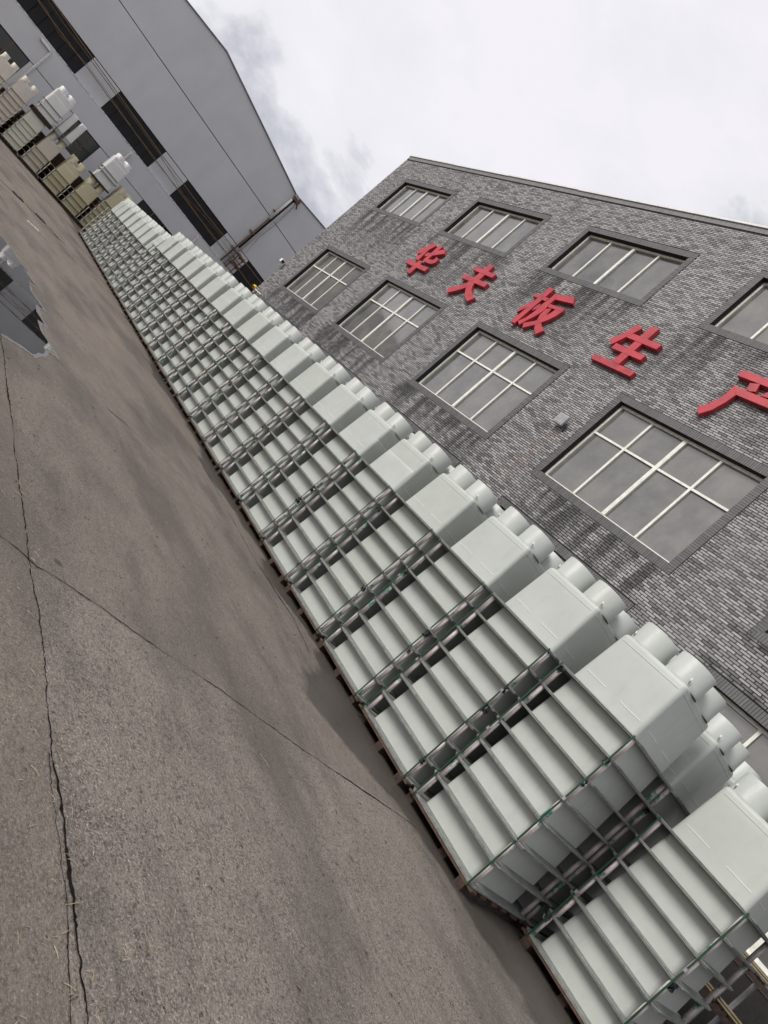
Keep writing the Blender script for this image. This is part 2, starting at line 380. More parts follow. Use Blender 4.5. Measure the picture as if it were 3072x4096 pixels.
# ------------------------------------------------------------------ brick building
WY = -12.8; BX1 = 34.72; BX0 = -4.0; BZ = 14.57
bb = thing('brick_building', 'grey brick factory building with cream framed windows and red characters', 'building', (15, WY, 0))
def bl(m): m.v = [(x - 15, y - WY, z) for x, y, z in m.v]; return m
BP, CP, JT, JV = .237, .0593, .0105, .015
cols = [(28.10, 32.85), (21.66, 26.46), (14.95, 19.66), (8.10, 12.87), (1.42, 6.17), (-5.3, -.55)]
rows = [(1.35, 4.42), (5.33, 8.41), (10.97, 13.195)]
wins = [(x0, x1, z0, z1, ri) for ri, (z0, z1) in enumerate(rows) for (x0, x1) in cols if x1 > BX0]
SW = .205
def inwin(x0, x1, z0, z1):
    for (a, b_, c, d, _) in wins:
        if x1 > a + .001 and x0 < b_ - .001 and z1 > c + .001 and z0 < d - .001: return (a, b_)
    return None
# mortar bed with openings, end wall, roof
xs = sorted({BX0, BX1, *[w[0] + SW for w in wins], *[w[1] - SW for w in wins]}); xs = [x for x in xs if BX0 <= x <= BX1]
zs = sorted({0, BZ, *[r[0] + SW for r in rows], *[r[1] - SW for r in rows]})
m = MB()
for x0, x1 in zip(xs[:-1], xs[1:]):
    for z0, z1 in zip(zs[:-1], zs[1:]):
        cx, cz = (x0 + x1) / 2, (z0 + z1) / 2
        if any(w[0] + SW < cx < w[1] - SW and w[2] + SW < cz < w[3] - SW for w in wins): continue
        m.quad((x0, WY - .012, z0), (x1, WY - .012, z0), (x1, WY - .012, z1), (x0, WY - .012, z1))
bl(m).build('mortar_bed', 'mortar', bb, fix=False)
m = MB(); m.box(BX0, BX1 - .001, WY - 14, WY - .42, 0, BZ - .02); bl(m).build('wall_core', 'mortar', bb)
m = MB(); m.box(BX1 - .3, BX1 - .012, WY - 14, WY - .012, 0, BZ - .01); bl(m).build('end_wall', 'brick_band', bb)
# bricks
verts = []; tones = []; drips = []; rusts = []; cand = []
def dripv(x, z):
    v = 0.
    for (a, b_, c, d, ri) in wins:
        if c - 2.4 < z < c + .05 and a - .5 < x < b_ + .5:
            v = max(v, max(0., 1 - (c - z) / 2.3) ** .7 * min(1, (x - a + .5) / .5, (b_ + .5 - x) / .5))
    if z > 13.2: v = max(v, max(0, 1 - (14.35 - z) / .9) * (.55 if 9.2 < x < 10.6 else .16))
    return v
def rustv(x, z): return max(0., 1 - abs(x - 13.42 - (6.7 - z) * .0) / .07) * (1. if 4.5 < z < 6.7 else 0.) if 13.2 < x < 13.6 else 0.
def tone():
    u = random.random()
    return random.uniform(0, .2) if u < .13 else (random.uniform(.28, .64) if u < .56 else random.uniform(.66, 1))
nz = int((14.345) / CP)
for c in range(nz):
    z0 = c * CP; z1 = z0 + CP - JT; off = (.5 if c % 2 else 0.) * BP + (c * 7 % 5) * .006
    x = BX1 - off - (0 if c % 2 == 0 else 0)
    if z0 < 2.9: continue
    segs = []
    if off > 0: segs.append((BX1 - off + JV, BX1))
    while x > BX0: segs.append((max(BX0, x - BP + JV), x)); x -= BP
    for (a, b_) in segs:
        if b_ < 1.: continue
        w = inwin(a, b_, z0, z1)
        pieces = [(a, b_)]
        if w:
            pieces = []
            if a < w[0] - JT - .01: pieces.append((a, w[0] - JT))
            if b_ > w[1] + JT + .01: pieces.append((w[1] + JT, b_))
        for (p, q) in pieces:
            if q - p < .012: continue
            cand.append((p, q, z0, z1, tone()))
near = sorted((math.hypot(p, z0 - H), i) for i, (p, q, z0, z1, tn) in enumerate(cand) if 5.0 < p and q - p > .2 and z0 > 4.55 and not (6.17 - 5.2 < p < 6.4 and z0 > 5.2))[:300]
near = {i for _, i in near}
V = []; F = []; TN = []; DR = []; RU = []
for i, (p, q, z0, z1, tn) in enumerate(cand):
    if i in near: continue
    y1 = WY + random.uniform(-.0015, .0015); y0 = WY - .012; o = len(V); ch = .004
    V += [(p, y0, z0), (q, y0, z0), (q, y0, z1), (p, y0, z1), (p + ch, y1, z0 + ch), (q - ch, y1, z0 + ch), (q - ch, y1, z1 - ch), (p + ch, y1, z1 - ch)]
    F += [(o + 4, o + 7, o + 6, o + 5), (o, o + 4, o + 5, o + 1), (o + 1, o + 5, o + 6, o + 2), (o + 2, o + 6, o + 7, o + 3), (o + 3, o + 7, o + 4, o)]
    TN += [tn] * 8
    for (xx, zz) in ((p, z0), (q, z0), (q, z1), (p, z1)) * 2: DR.append(dripv(xx, zz)); RU.append(rustv(xx, zz))
def attrs(me, **kw):
    for k, v in kw.items():
        a = me.attributes.new(k, 'FLOAT', 'POINT'); a.data.foreach_set('value', v)
me = bpy.data.meshes.new('bricks'); me.from_pydata([(x - 15, y - WY, z) for x, y, z in V], [], F); me.materials.append(MAT['brick'])
attrs(me, tone=TN, drip=DR, rust=RU); me.update()
bm = bmesh.new(); bm.from_mesh(me); bmesh.ops.recalc_face_normals(bm, faces=bm.faces); bm.to_mesh(me); bm.free()
bo = link('brick_courses', me, bb); bo['kind'] = 'stuff'
L = BP - JV; hh = CP - JT; variants = []
for k in range(10):
    tn = [.08, .16, .4, .5, .58, .74, .8, .86, .92, .98][k]; mm_ = MB(); ch = .004
    mm_.add([(0, -.012, 0), (L, -.012, 0), (L, -.012, hh), (0, -.012, hh), (ch, 0, ch), (L - ch, 0, ch), (L - ch, 0, hh - ch), (ch, 0, hh - ch)], [(4, 7, 6, 5), (0, 4, 5, 1), (1, 5, 6, 2), (2, 6, 7, 3), (3, 7, 4, 0)])
    me = mm_.mesh('brick', 'brick'); attrs(me, tone=[tn] * 8, drip=[.0] * 8, rust=[0.] * 8); variants.append(me)
for i in near:
    p, q, z0, z1, tn = cand[i]; k = min(range(10), key=lambda j: abs([.08, .16, .4, .5, .58, .74, .8, .86, .92, .98][j] - tn))
    o = link('brick', variants[k], bb, (p - 15, random.uniform(-.0015, .0015), z0)); o.scale = ((q - p) / L, 1, 1)
# windows
def soldier(m, tn, a, b_, c, d):           # trapezoid brick: 4 corner pts (x,z), outer face
    o = len(m.v); y = WY + .006 + random.uniform(0, .003)
    pts = [a, b_, c, d]; m.add([(x, WY - .012, z) for x, z in pts] + [(x, y, z) for x, z in pts], [(4, 5, 6, 7), (0, 1, 5, 4), (1, 2, 6, 5), (2, 3, 7, 6), (3, 0, 4, 7)]); tn += [random.random()] * 8
for (x0, x1, z0, z1, ri) in wins:
    if x1 < 1: continue
    ix0, ix1, iz0, iz1 = x0 + SW, x1 - SW, z0 + SW, z1 - SW; RY = WY - .15
    fr = MB(); fw = .07
    for (a, b_, c, d) in ((ix0, ix1, iz0, iz0 + fw), (ix0, ix1, iz1 - fw, iz1), (ix0, ix0 + fw, iz0 + fw, iz1 - fw), (ix1 - fw, ix1, iz0 + fw, iz1 - fw)):
        fr.box(a, b_, RY - .07, RY, c, d)
    win = bl(fr).build('window', 'frame_cream', bb)
    rv = MB(); tn = []
    rd = RY + .0
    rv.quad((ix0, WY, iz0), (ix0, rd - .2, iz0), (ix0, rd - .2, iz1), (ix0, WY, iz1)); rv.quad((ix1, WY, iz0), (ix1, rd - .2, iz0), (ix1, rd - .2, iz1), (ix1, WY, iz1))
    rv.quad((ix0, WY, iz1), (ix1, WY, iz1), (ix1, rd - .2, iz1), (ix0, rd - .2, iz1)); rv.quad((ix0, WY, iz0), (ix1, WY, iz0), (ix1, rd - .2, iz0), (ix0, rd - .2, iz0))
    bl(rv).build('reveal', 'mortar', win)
    cuts = [ix0 + fw + (ix1 - ix0 - 2 * fw) * k / 4 for k in range(5)]; mw = {1: .062, 2: .105, 3: .062}
    for k in (1, 2, 3):
        m = MB(); m.box(cuts[k] - mw[k] / 2, cuts[k] + mw[k] / 2, RY - .06, RY + (.012 if k == 2 else .004), iz0 + fw, iz1 - fw); bl(m).build('mullion', 'frame_cream', win)
    zt = [iz0 + fw, iz1 - fw]
    if ri < 2:
        t0 = z0 + 1.89; zt = [iz0 + fw, t0, iz1 - fw]
        for k in range(4):
            m = MB(); m.box(cuts[k] + mw.get(k, 0) / 2, cuts[k + 1] - mw.get(k + 1, 0) / 2, RY - .06, RY - .002, t0 - .028, t0 + .028); bl(m).build('transom', 'frame_cream', win)
    for k in range(4):
        for za, zb in zip(zt[:-1], zt[1:]):
            m = MB(); tl = random.uniform(-.006, .006); tz = random.uniform(-.006, .006)
            yy = RY - .045
            m.quad((cuts[k], yy + tl, za), (cuts[k + 1], yy - tl, za), (cuts[k + 1], yy - tl + tz, zb), (cuts[k], yy + tl + tz, zb))
            bl(m).build('pane', 'glass_brick', win, fix=False)
    m = MB(); m.box(ix0, ix1, RY - .0, RY + .05, iz0, iz0 + .012); bl(m).build('sill', 'paper', win)
    m = MB(); tn = []; n = max(2, int(round((x1 - x0) / CP))); st = (x1 - x0) / n; g = .004
    def lim(u, lo, hi): return max(lo, min(hi, u))
    for k in range(n):
        a, b_ = x0 + k * st + g, x0 + (k + 1) * st - g
        ai, bi = lim(a, ix0, ix1), lim(b_, ix0, ix1)
        for zo, zi in ((z0 + g, iz0), (z1 - g, iz1)):
            da = (SW if a >= ix0 and a <= ix1 else max(0, min(a - x0, x1 - a))); db = (SW if b_ >= ix0 and b_ <= ix1 else max(0, min(b_ - x0, x1 - b_))); sg = 1 if zi > zo else -1
            soldier(m, tn, (a, zo), (b_, zo), (b_, zo + sg * max(.006, db - g)), (a, zo + sg * max(.006, da - g)))
    n = max(2, int(round((z1 - z0) / CP))); st = (z1 - z0) / n
    for k in range(n):
        a, b_ = z0 + k * st + g, z0 + (k + 1) * st - g
        for xo, sg in ((x0 + g, 1), (x1 - g, -1)):
            da = min(SW, a - z0, z1 - a); db = min(SW, b_ - z0, z1 - b_)
            soldier(m, tn, (xo, a), (xo, b_), (xo + sg * max(.006, db - g), b_), (xo + sg * max(.006, da - g), a))
    bl(m); me = m.mesh('surround_bricks', 'brick_trim'); attrs(me, tone=tn); so_ = link('surround_bricks', me, win); so_['kind'] = 'stuff'
# parapet soldier band and flashing
m = MB(); tn = []; n = int((BX1 - 1) / CP)
for k in range(n): a = BX1 - (k + 1) * CP; soldier(m, tn, (a + .004, 14.352), (a + CP - .004, 14.352), (a + CP - .004, 14.55), (a + .004, 14.55))
bl(m); me = m.mesh('parapet_bricks', 'brick_band'); attrs(me, tone=tn); o = link('parapet_bricks', me, bb); o['kind'] = 'stuff'
x = BX1 + .02; k = 0
while x > BX0:
    l = 4.3; m = MB(); dz = random.uniform(-.012, .012)
    m.box(max(BX0, x - l + .01), x, WY - .5, WY + .045, BZ - .03 + dz, BZ + .035 + dz); bl(m).build('flashing', 'flash', bb); x -= l

# ------------------------------------------------------------------ red characters (strokes traced on the wall plane)
CH = {
 'hua': ((1580, 920), 440, 'red raised character with a cross stroke below, nearest the far end of the brick wall', [
   [(592,190),(622,238),(505,300),(425,330),(335,362),(332,335),(345,315),(470,250)], [(425,315),(505,300),(345,455),(300,432)],
   [(675,222),(720,248),(655,302),(560,380),(505,425),(515,440),(570,448),(605,425),(625,402),(655,440),(600,490),(545,508),(500,500),(425,465),(430,435),(520,370),(590,300)],
   [(745,288),(755,300),(740,352),(570,380),(500,385),(440,395),(455,360),(490,337),(545,342),(640,310)],
   [(200,437),(502,565),(437,615),(150,485)], [(365,450),(415,472),(215,650),(160,622)]]),
 'fu': ((1580, 920), 440, 'red raised character with two crossbars and spreading legs, second from the far end', [
   [(1225,548),(1525,670),(1460,718),(1170,598)], [(1060,662),(1405,805),(1340,858),(1002,718)],
   [(1430,512),(1490,542),(1290,730),(1190,800),(1080,860),(920,910),(790,938),(780,915),(800,868),(950,840),(1080,790),(1170,730),(1300,620)],
   [(1195,795),(1165,840),(1148,900),(1160,960),(1200,1018),(1080,1070),(1050,1010),(1050,930),(1070,860),(1120,800)]]),
 'ban': ((1950, 1020), 500, 'dense red raised character of many slanting strokes, in the middle of the wall', [
   [(828,425),(885,455),(355,905),(310,878)], [(650,503),(820,575),(765,610),(598,540)], [(700,580),(620,605),(540,640),(435,690),(385,755),(500,700),(600,650)], [(690,640),(700,652),(660,705),(580,735),(620,690)],
   [(895,512),(945,548),(860,610),(740,730),(640,800),(520,860),(415,920),(400,870),(510,820),(620,740),(700,660),(800,590)], [(893,510),(1150,550),(1128,638),(880,580)],
   [(820,640),(1015,700),(985,740),(795,685)], [(1015,700),(1000,735),(900,800),(800,850),(720,880),(620,915),(455,955),(470,890),(640,860),(720,820),(830,760),(900,710)],
   [(765,700),(845,700),(780,775),(700,870),(720,950),(745,990),(625,1040),(612,960),(632,880),(690,780)]]),
 'sheng': ((2300, 1250), 400, 'red raised character with three crossbars and a long base stroke above the large window', [
   [(1045,198),(1115,262),(960,345),(845,405),(605,525),(570,445),(780,355),(920,280)], [(965,345),(1440,535),(1345,608),(835,400)], [(680,500),(1175,710),(1080,785),(598,580)], [(1280,222),(1392,268),(720,850),(610,800)], [(335,675),(998,978),(905,1050),(255,748)]]),
 'chan': ((2700, 1400), 372, 'red raised character cut off by the right edge of the photo', [
   [(1220,352),(2100,690),(2010,800),(1115,452)], [(1330,585),(1520,600),(1440,740),(1330,735),(1275,700)], [(1659,745),(1780,690),(1900,760),(1760,880),(1500,805)], [(1050,625),(2250,1120),(2150,1235),(1085,790)],
   [(1050,625),(1150,690),(1085,790),(900,920),(650,1060),(410,1130),(385,1000),(560,960),(760,870),(900,770)]]),
}
for key, (org, sz, lab, strokes) in CH.items():
    k = sz / 1659
    pts = [[onY((org[0] + k * p[0], org[1] + k * p[1]), WY + .15) for p in s] for s in strokes]
    cx = sum(p[0] for s in pts for p in s) / sum(len(s) for s in pts)
    t_ = thing('sign_character', lab, 'sign', (cx, WY, 8.9), 0, 'red characters on the brick wall')
    for j, s in enumerate(pts):
        fy = .15 - .004 * j; m = MB()
        m.prism([(p[0] - cx, p[2] - 8.9) for p in s], lambda q: (q[0], fy, q[1]), lambda q: (q[0], .003 + .0004 * j, q[1]))
        me = m.mesh('stroke', 'red_paint'); bevel(me, .004, 1); link('stroke', me, t_)

# wall fittings
t_ = thing('flood_lamp', 'small square white flood lamp on the brick wall between two windows', 'lamp', (13.42, WY, 6.9))
m = MB(); m.box(-.17, .17, .12, .2, -.15, .17); me = m.mesh('lamp_head', 'grey_side'); bevel(me, .015); link('lamp_head', me, t_)
MB().box(-.13, .13, .2, .207, -.12, .13).build('lens', 'steel', t_); MB().box(-.05, .05, -.002, .12, -.05, .05).build('bracket', 'black_plastic', t_); MB().tube([(-.2, .08, -.02), (-.24, .05, -.1), (-.2, .01, -.2)], .012, 6).build('cable', 'black_plastic', t_)
t_ = thing('security_camera', 'small white security camera on the far edge of the brick wall', 'camera', (34.62, WY, 6.2))
MB().tube([(0, 0, 0), (.05, .16, .02), (.06, .2, .16)], .03, 8).build('arm', 'frame_cream', t_, True)
m = MB(); m.box(-.1, .14, .1, .3, .14, .33); me = m.mesh('housing', 'mould_white'); bevel(me, .03); link('housing', me, t_); MB().box(-.115, -.1, .12, .28, .16, .30).build('lens_hood', 'black_plastic', t_)
t_ = thing('hard_hat', 'yellow hard hat hanging on a white rod at the brick wall corner', 'helmet', (34.35, WY + .22, 4.55))
m = MB(); rr = 9; sg = 20; vv = []; ff = []
for i in range(rr):
    a = math.pi / 2 * i / (rr - 1)
    for k in range(sg):
        b_ = 2 * math.pi * k / sg; vv.append((.135 * math.cos(a) * math.cos(b_) * 1.1, .135 * math.cos(a) * math.sin(b_), .15 * math.sin(a) + (.012 if abs(math.sin(b_)) < .25 and i > 1 else 0)))
for i in range(rr - 1):
    for k in range(sg): ff.append((i * sg + k, i * sg + (k + 1) % sg, (i + 1) * sg + (k + 1) % sg, (i + 1) * sg + k))
m.add(vv, ff); m.build('shell', 'helmet', t_, True)
m = MB(); br = []
for k in range(sg):
    b_ = 2 * math.pi * k / sg; e_ = .035 + .055 * max(0, math.cos(b_)) ** 2
    br += [(.135 * 1.1 * math.cos(b_), .135 * math.sin(b_), .004), ((.135 * 1.1 + e_) * math.cos(b_), (.135 + e_ * .6) * math.sin(b_), -.012), ]
m.add(br, [(2 * k, 2 * k + 1, (2 * k + 3) % (2 * sg), (2 * k + 2) % (2 * sg)) for k in range(sg)]); m.build('brim', 'helmet', t_, True)
t_.rotation_euler = (rad(-25), rad(8), rad(200))
t_ = thing('wall_rod', 'thin white rod sticking out under the yellow hard hat', 'rod', (34.3, WY, 4.55))
MB().tube([(.25, .1, .02), (-.1, .2, -.02), (-.75, .05, -.02)], .022, 8).build('rod', 'mould_white', t_); MB().tube([(-.7, 0, -.02), (-.7, .06, -.02)], .02, 6).build('clip', 'steel', t_)

# ------------------------------------------------------------------ grey building behind
GX = 48.0
gb = thing('grey_building', 'tall grey rendered factory hall with gabled roofline and dark windows', 'building', (GX, -8, 0))
def gl(m): m.v = [(x - GX, y + 8, z) for x, y, z in m.v]; return m
m = MB(); m.box(GX + .06, GX + 18, -34, 8, 0, 11.3); gl(m).build('wall_core', 'groove', gb)
GW = [(-2.57, 1.25), (-8.15, -4.45), (-13.82, -10.02), (-19.7, -16.0)]
def panel(y0, y1, z0, z1, X=GX): m = MB(); m.box(X, X + .06, y0, y1, z0, z1); gl(m).build('wall_panel', 'grey_render', gb)
ys = [8] + [v for w in GW for v in (w[1], w[0])] + [-30]
for a, b_ in zip(ys[0::2], ys[1::2]): panel(b_, a, 4.6, 6.53)
for ya, yb in ((8, 1.2), (1.17, -14.9), (-15.15, -30)): panel(yb, ya, 6.575, 9.36)
for poly in ([(8, 9.405), (-14.93, 9.405), (-14.93, 11.54), (-6.26, 12.74), (8, 11.0)], [(-15.12, 9.405), (-30, 9.405), (-30, 11.9), (-23.8, 12.75), (-15.12, 11.60)]):
    m = MB(); m.prism(poly, lambda q: (GX, q[0], q[1]), lambda q: (GX + .06, q[0], q[1])); gl(m).build('gable_panel', 'grey_render', gb)
    a = poly[2:]; m = MB()
    for p, q in zip(a[:-1], a[1:]):
        m.add([(GX - .08, p[0], p[1] + .003), (GX - .08, q[0], q[1] + .003), (GX - .08, q[0], q[1] + .06), (GX - .08, p[0], p[1] + .06), (GX + 18, p[0], p[1] + .003), (GX + 18, q[0], q[1] + .003), (GX + 18, q[0], q[1] + .06), (GX + 18, p[0], p[1] + .06)], [(0, 1, 2, 3), (7, 6, 5, 4), (3, 2, 6, 7), (0, 4, 5, 1)])
    gl(m).build('roof', 'roof_grey', gb)
m = MB(); m.box(GX - .05, GX + .1, -15.11, -14.94, 9.4, 11.5); gl(m).build('valley_gutter', 'groove', gb)
for (y0, y1) in GW:                                    # dark steel windows with muntins
    m = MB(); m.box(GX + .1, GX + .14, y0, y1, 5.0, 6.535); win = gl(m).build('window', 'groove', gb)
    nc, nr = 6, 3
    for i in range(nc):
        for j in range(nr):
            ya, yb = y0 + (y1 - y0) * i / nc, y0 + (y1 - y0) * (i + 1) / nc; za, zb = 5.0 + 1.53 * j / nr, 5.0 + 1.53 * (j + 1) / nr
            m = MB(); tl = random.uniform(-.01, .01); m.quad((GX + .09 + tl, ya + .02, za + .02), (GX + .09 - tl, yb - .02, za + .02), (GX + .09 - tl, yb - .02, zb - .02), (GX + .09 + tl, ya + .02, zb - .02)); gl(m).build('pane', 'glass_dark', win, fix=False)
    for i in (1, 2, 3, 4, 5):
        yy = y0 + (y1 - y0) * i / nc; m = MB(); m.box(GX + .06, GX + .088, yy - .013, yy + .013, 5.0, 6.52); gl(m).build('muntin', 'rust' if i in (2, 5) else 'groove', win)
    for j in (1, 2):
        zz = 5.0 + 1.53 * j / nr; m = MB(); m.box(GX + .062, GX + .086, y0, y1, zz - .014, zz + .014); gl(m).build('muntin', 'groove', win)
LX = GX - .35; LW = [(-.94, 2.1), (-5.82, -4.0), (-12.0, -9.2)]
ys = [8] + [v for w in LW for v in (w[1], w[0])] + [-30]
for a, b_ in zip(ys[0::2], ys[1::2]): panel(b_, a, 2.15, 3.68, LX)
panel(-30, 8, 3.715, 5.02, LX); panel(-30, 8, 0, 2.145, LX)
m = MB(); m.box(LX + .061, GX - .001, -30, 8, 0, 4.99); gl(m).build('plinth_core', 'groove', gb)
for (y0, y1) in LW:
    m = MB(); m.box(LX + .03, LX + .055, y0, y1, 2.16, 3.67); win = gl(m).build('window', 'groove', gb)
    for i in range(3):
        for j in range(2):
            ya, yb = y0 + (y1 - y0) * i / 3, y0 + (y1 - y0) * (i + 1) / 3; za, zb = 2.16 + .755 * j, 2.16 + .755 * (j + 1)
            m = MB(); m.quad((LX + .026, ya + .025, za + .025), (LX + .026, yb - .025, za + .025), (LX + .026, yb - .025, zb - .025), (LX + .026, ya + .025, zb - .025)); gl(m).build('pane', 'glass_dark', win, fix=False)
    for i in (1, 2): yy = y0 + (y1 - y0) * i / 3; m = MB(); m.box(LX + .004, LX + .02, yy - .03, yy + .03, 2.17, 3.66); gl(m).build('muntin', 'rust', win)
# weathered ledge, uneven top
y = 8.; 
while y > -30:
    l = random.uniform(.5, 1.6); m = MB(); z1 = 5.055 + random.uniform(0, .028); m.box(LX - random.uniform(.01, .03), GX + .001, y - l + .004, y, 5.025, z1); gl(m).build('ledge', 'ledge_white', gb); y -= l
def gtube(name, label, cat, pts, r, mat, group=None, seg=8):
    b0 = Vector(pts[0]); t0 = MB().tube([Vector(p) - b0 for p in pts], r, seg).build(name, mat, None, True, b0); tag(t0, label, cat, group); return t0
# drain pipes on the facade
gtube('drain_pipe', 'white bent drain pipe low on the grey facade at the far left', 'pipe', [(LX - .06, -.51, 4.86), (LX - .06, -1.18, 4.83), (LX - .06, -1.23, 4.74), (LX - .06, -1.23, .05)], .075, 'pvc_white', 'drain pipes on the grey facade')
gtube('drain_pipe', 'short white drain pipe under the ledge beside the white stacked boxes', 'pipe', [(LX + .05, -6.98, 4.84), (LX - .06, -6.98, 4.82), (LX - .08, -6.98, 4.72), (LX - .08, -6.98, .05)], .07, 'pvc_white', 'drain pipes on the grey facade')
gtube('drain_pipe', 'white drain pipe under the ledge behind the box row tops', 'pipe', [(LX + .05, -12.7, 4.86), (LX - .06, -12.75, 4.82), (LX - .08, -12.77, 4.7), (LX - .08, -12.77, .05)], .07, 'pvc_white', 'drain pipes on the grey facade')
dp = thing('rusty_drain_pipe', 'tall rusty pipe running up the grey gable to the roof gutter', 'pipe', (GX - .09, -14.8, 5.05))
MB().tube([(0, 0, 0), (0, 0, 4.2)], .05, 8).build('lower_pipe', 'rust', dp, True); MB().tube([(0, 0, 4.2), (0, 0, 6.1)], .085, 8).build('upper_pipe', 'pvc_white', dp, True)
for zz in (1.2, 2.75, 4.75): MB().box(-.03, .1, -.2, .25, zz, zz + .05).build('bracket', 'rust', dp)
dp = thing('white_drain_pipe', 'tall pale drain pipe beside the rusty one on the grey gable', 'pipe', (GX - .09, -15.08, 5.05))
MB().tube([(0, 0, 0), (0, 0, 6.1)], .075, 8).build('pipe', 'grey_side', dp, True); MB().tube([(-.02, -.16, 5.9), (-.02, -.25, 4.4), (-.02, -.2, 2.9), (-.02, -.4, 1.6)], .012, 5).build('cable', 'black_plastic', dp)
gh = thing('gutter_outlet', 'rusted broken gutter outlet at the eave of the grey gable', 'gutter', (GX - .1, -15.0, 11.25))
MB().box(-.12, .14, -.28, .2, 0, .3).build('box', 'rust', gh); MB().tube([(-.05, -.2, .05), (-.1, -.42, -.25)], .05, 6).build('spout', 'wood_brown', gh); MB().box(-.14, .1, -.05, .28, .18, .36).build('plate', 'steel', gh)
# rusty hoses strung in front of the windows
HX = GX - .42
def sag(pts): return [(HX + random.uniform(-.03, .03), y, z) for y, z in pts]
HP = [('upper rusty pipe strung across the dark windows of the grey building', [(3, 6.62), (.39, 6.5), (-2.45, 6.36), (-4.7, 6.28), (-8.01, 6.17), (-11.98, 6.12), (-15.1, 6.24), (-17.8, 6.27), (-21, 6.3)], .024),
      ('thin brown hose hanging just under the upper rusty pipe', [(3, 6.45), (.5, 6.33), (-1, 6.26), (-4.7, 6.2), (-8.01, 6.09), (-9.5, 5.9), (-10.4, 5.75), (-12.1, 5.98), (-15.1, 6.14)], .013),
      ('lower rusty pipe strung across the dark windows of the grey building', [(3, 6.05), (.72, 5.93), (-.34, 5.88), (-2.53, 5.83), (-4.94, 5.76), (-8.1, 5.71), (-10.38, 5.67), (-15.4, 5.64), (-17.8, 5.58), (-21, 5.5)], .024),
      ('thin brown hose looping around the lower rusty pipe', [(3, 5.9), (.3, 6.0), (-.9, 5.74), (-2.53, 5.92), (-4.94, 5.84), (-8.1, 5.62), (-10.38, 5.76), (-13.4, 5.56), (-15.4, 5.72)], .012),
      ('black cable running straight between the two rusty pipes', [(3, 6.2), (-2.6, 6.22), (-8, 6.02), (-15.2, 5.9)], .012)]
for lab, pts, r in HP:
    P = sag(pts); Q = []
    for a, b_ in zip(P[:-1], P[1:]):
        for k in range(6): u = k / 6; Q.append(tuple(a[i] + (b_[i] - a[i]) * u + (random.uniform(-.012, .012) if i else 0) for i in range(3)))
    gtube('strung_pipe', lab, 'pipe', Q + [P[-1]], r, 'rope_brown' if 'black' not in lab else 'black_plastic', 'pipes strung along the grey building', 6)
br = thing('pipe_bracket', 'rusty ladder-like steel bracket holding the strung pipes beside the drain pipes', 'bracket', (HX + .1, -15.4, 4.9))
for dy in (-.28, .18): MB().box(-.02, .03, dy - .03, dy + .03, 0, 1.45).build('post', 'rust', br)
for zz in (.25, .62, .98, 1.3): MB().box(-.05, -.02, -.5, .42, zz - .03, zz + .03).build('rung', 'rust', br)
for zz in (.74, 1.22): MB().box(-.02, .52, -.1, -.04, zz - .03, zz + .03).build('arm', 'rust', br)
for zz, dy in ((.75, -.12), (1.3, -.02)): MB().tube([(-.12, dy + .3, zz + .05), (-.12, dy - .3, zz - .02)], .1, 8).build('sleeve', 'rust', br, True)

# ------------------------------------------------------------------ stacked shells
def rrect(hx, hy, r, seg=4):
    P = []
    for cx, cy, a0 in ((hx - r, hy - r, 0), (-hx + r, hy - r, 90), (-hx + r, -hy + r, 180), (hx - r, -hy + r, 270)):
        for k in range(seg + 1): a = rad(a0 + 90 * k / seg); P.append((cx + r * math.cos(a), cy + r * math.sin(a)))
    return P
def body_mesh(hx, hy, h, tp=.012, r=.05, er=.045):
    m = MB(); rings = [(hx + tp, hy + tp, 0.024, r)]
    n = 6
    for k in range(1, n): u = k / n; rings.append((hx + tp - 2 * tp * u, hy + tp - 2 * tp * u, .024 + (h - er - .024) * u, r))
    for k in range(5): a = rad(90 * k / 4); d = er * (1 - math.cos(a)); rings.append((hx - tp - d, hy - tp - d, h - er + er * math.sin(a), max(.012, r - d * .7)))
    vs = []; fs = []; L_ = 20
    for (a, b_, z, rr_) in rings: vs += [(x, y, z) for x, y in rrect(a, b_, rr_)]
    for i in range(len(rings) - 1):
        for k in range(L_): fs.append((i * L_ + k, i * L_ + (k + 1) % L_, (i + 1) * L_ + (k + 1) % L_, (i + 1) * L_ + k))
    fs.append(tuple((len(rings) - 1) * L_ + k for k in range(L_))); m.add(vs, fs); return m
def chamf(hx, hy, c): return [(hx, hy - c), (hx - c, hy), (-hx + c, hy), (-hx, hy - c), (-hx, -hy + c), (-hx + c, -hy), (hx - c, -hy), (hx, -hy + c)]
def ring(m, out, inn, z0, z1):
    n = 8; o = [(x, y, z) for z in (z0, z1) for x, y in out] + [(x, y, z) for z in (z0, z1) for x, y in inn]; fs = []
    for k in range(n):
        q = (k + 1) % n; fs += [(k, q, n + q, n + k), (2 * n + k, 3 * n + k, 3 * n + q, 2 * n + q), (n + k, n + q, 3 * n + q, 3 * n + k), (k, 2 * n + k, 2 * n + q, q)]
    m.add(o, fs)
def flange_mesh(fx, fy, bx, by, seed=0, jit=.004):
    r = random.Random(seed); m = MB()
    def J(P): return [(x + r.uniform(-jit, jit), y + r.uniform(-jit, jit)) for x, y in P]
    inn = chamf(bx, by, .04)
    ring(m, J(chamf(fx, fy, .062)), inn, .013, .024); ring(m, J(chamf(fx - .006, fy - .006, .06)), inn, 0., .0095)
    return m
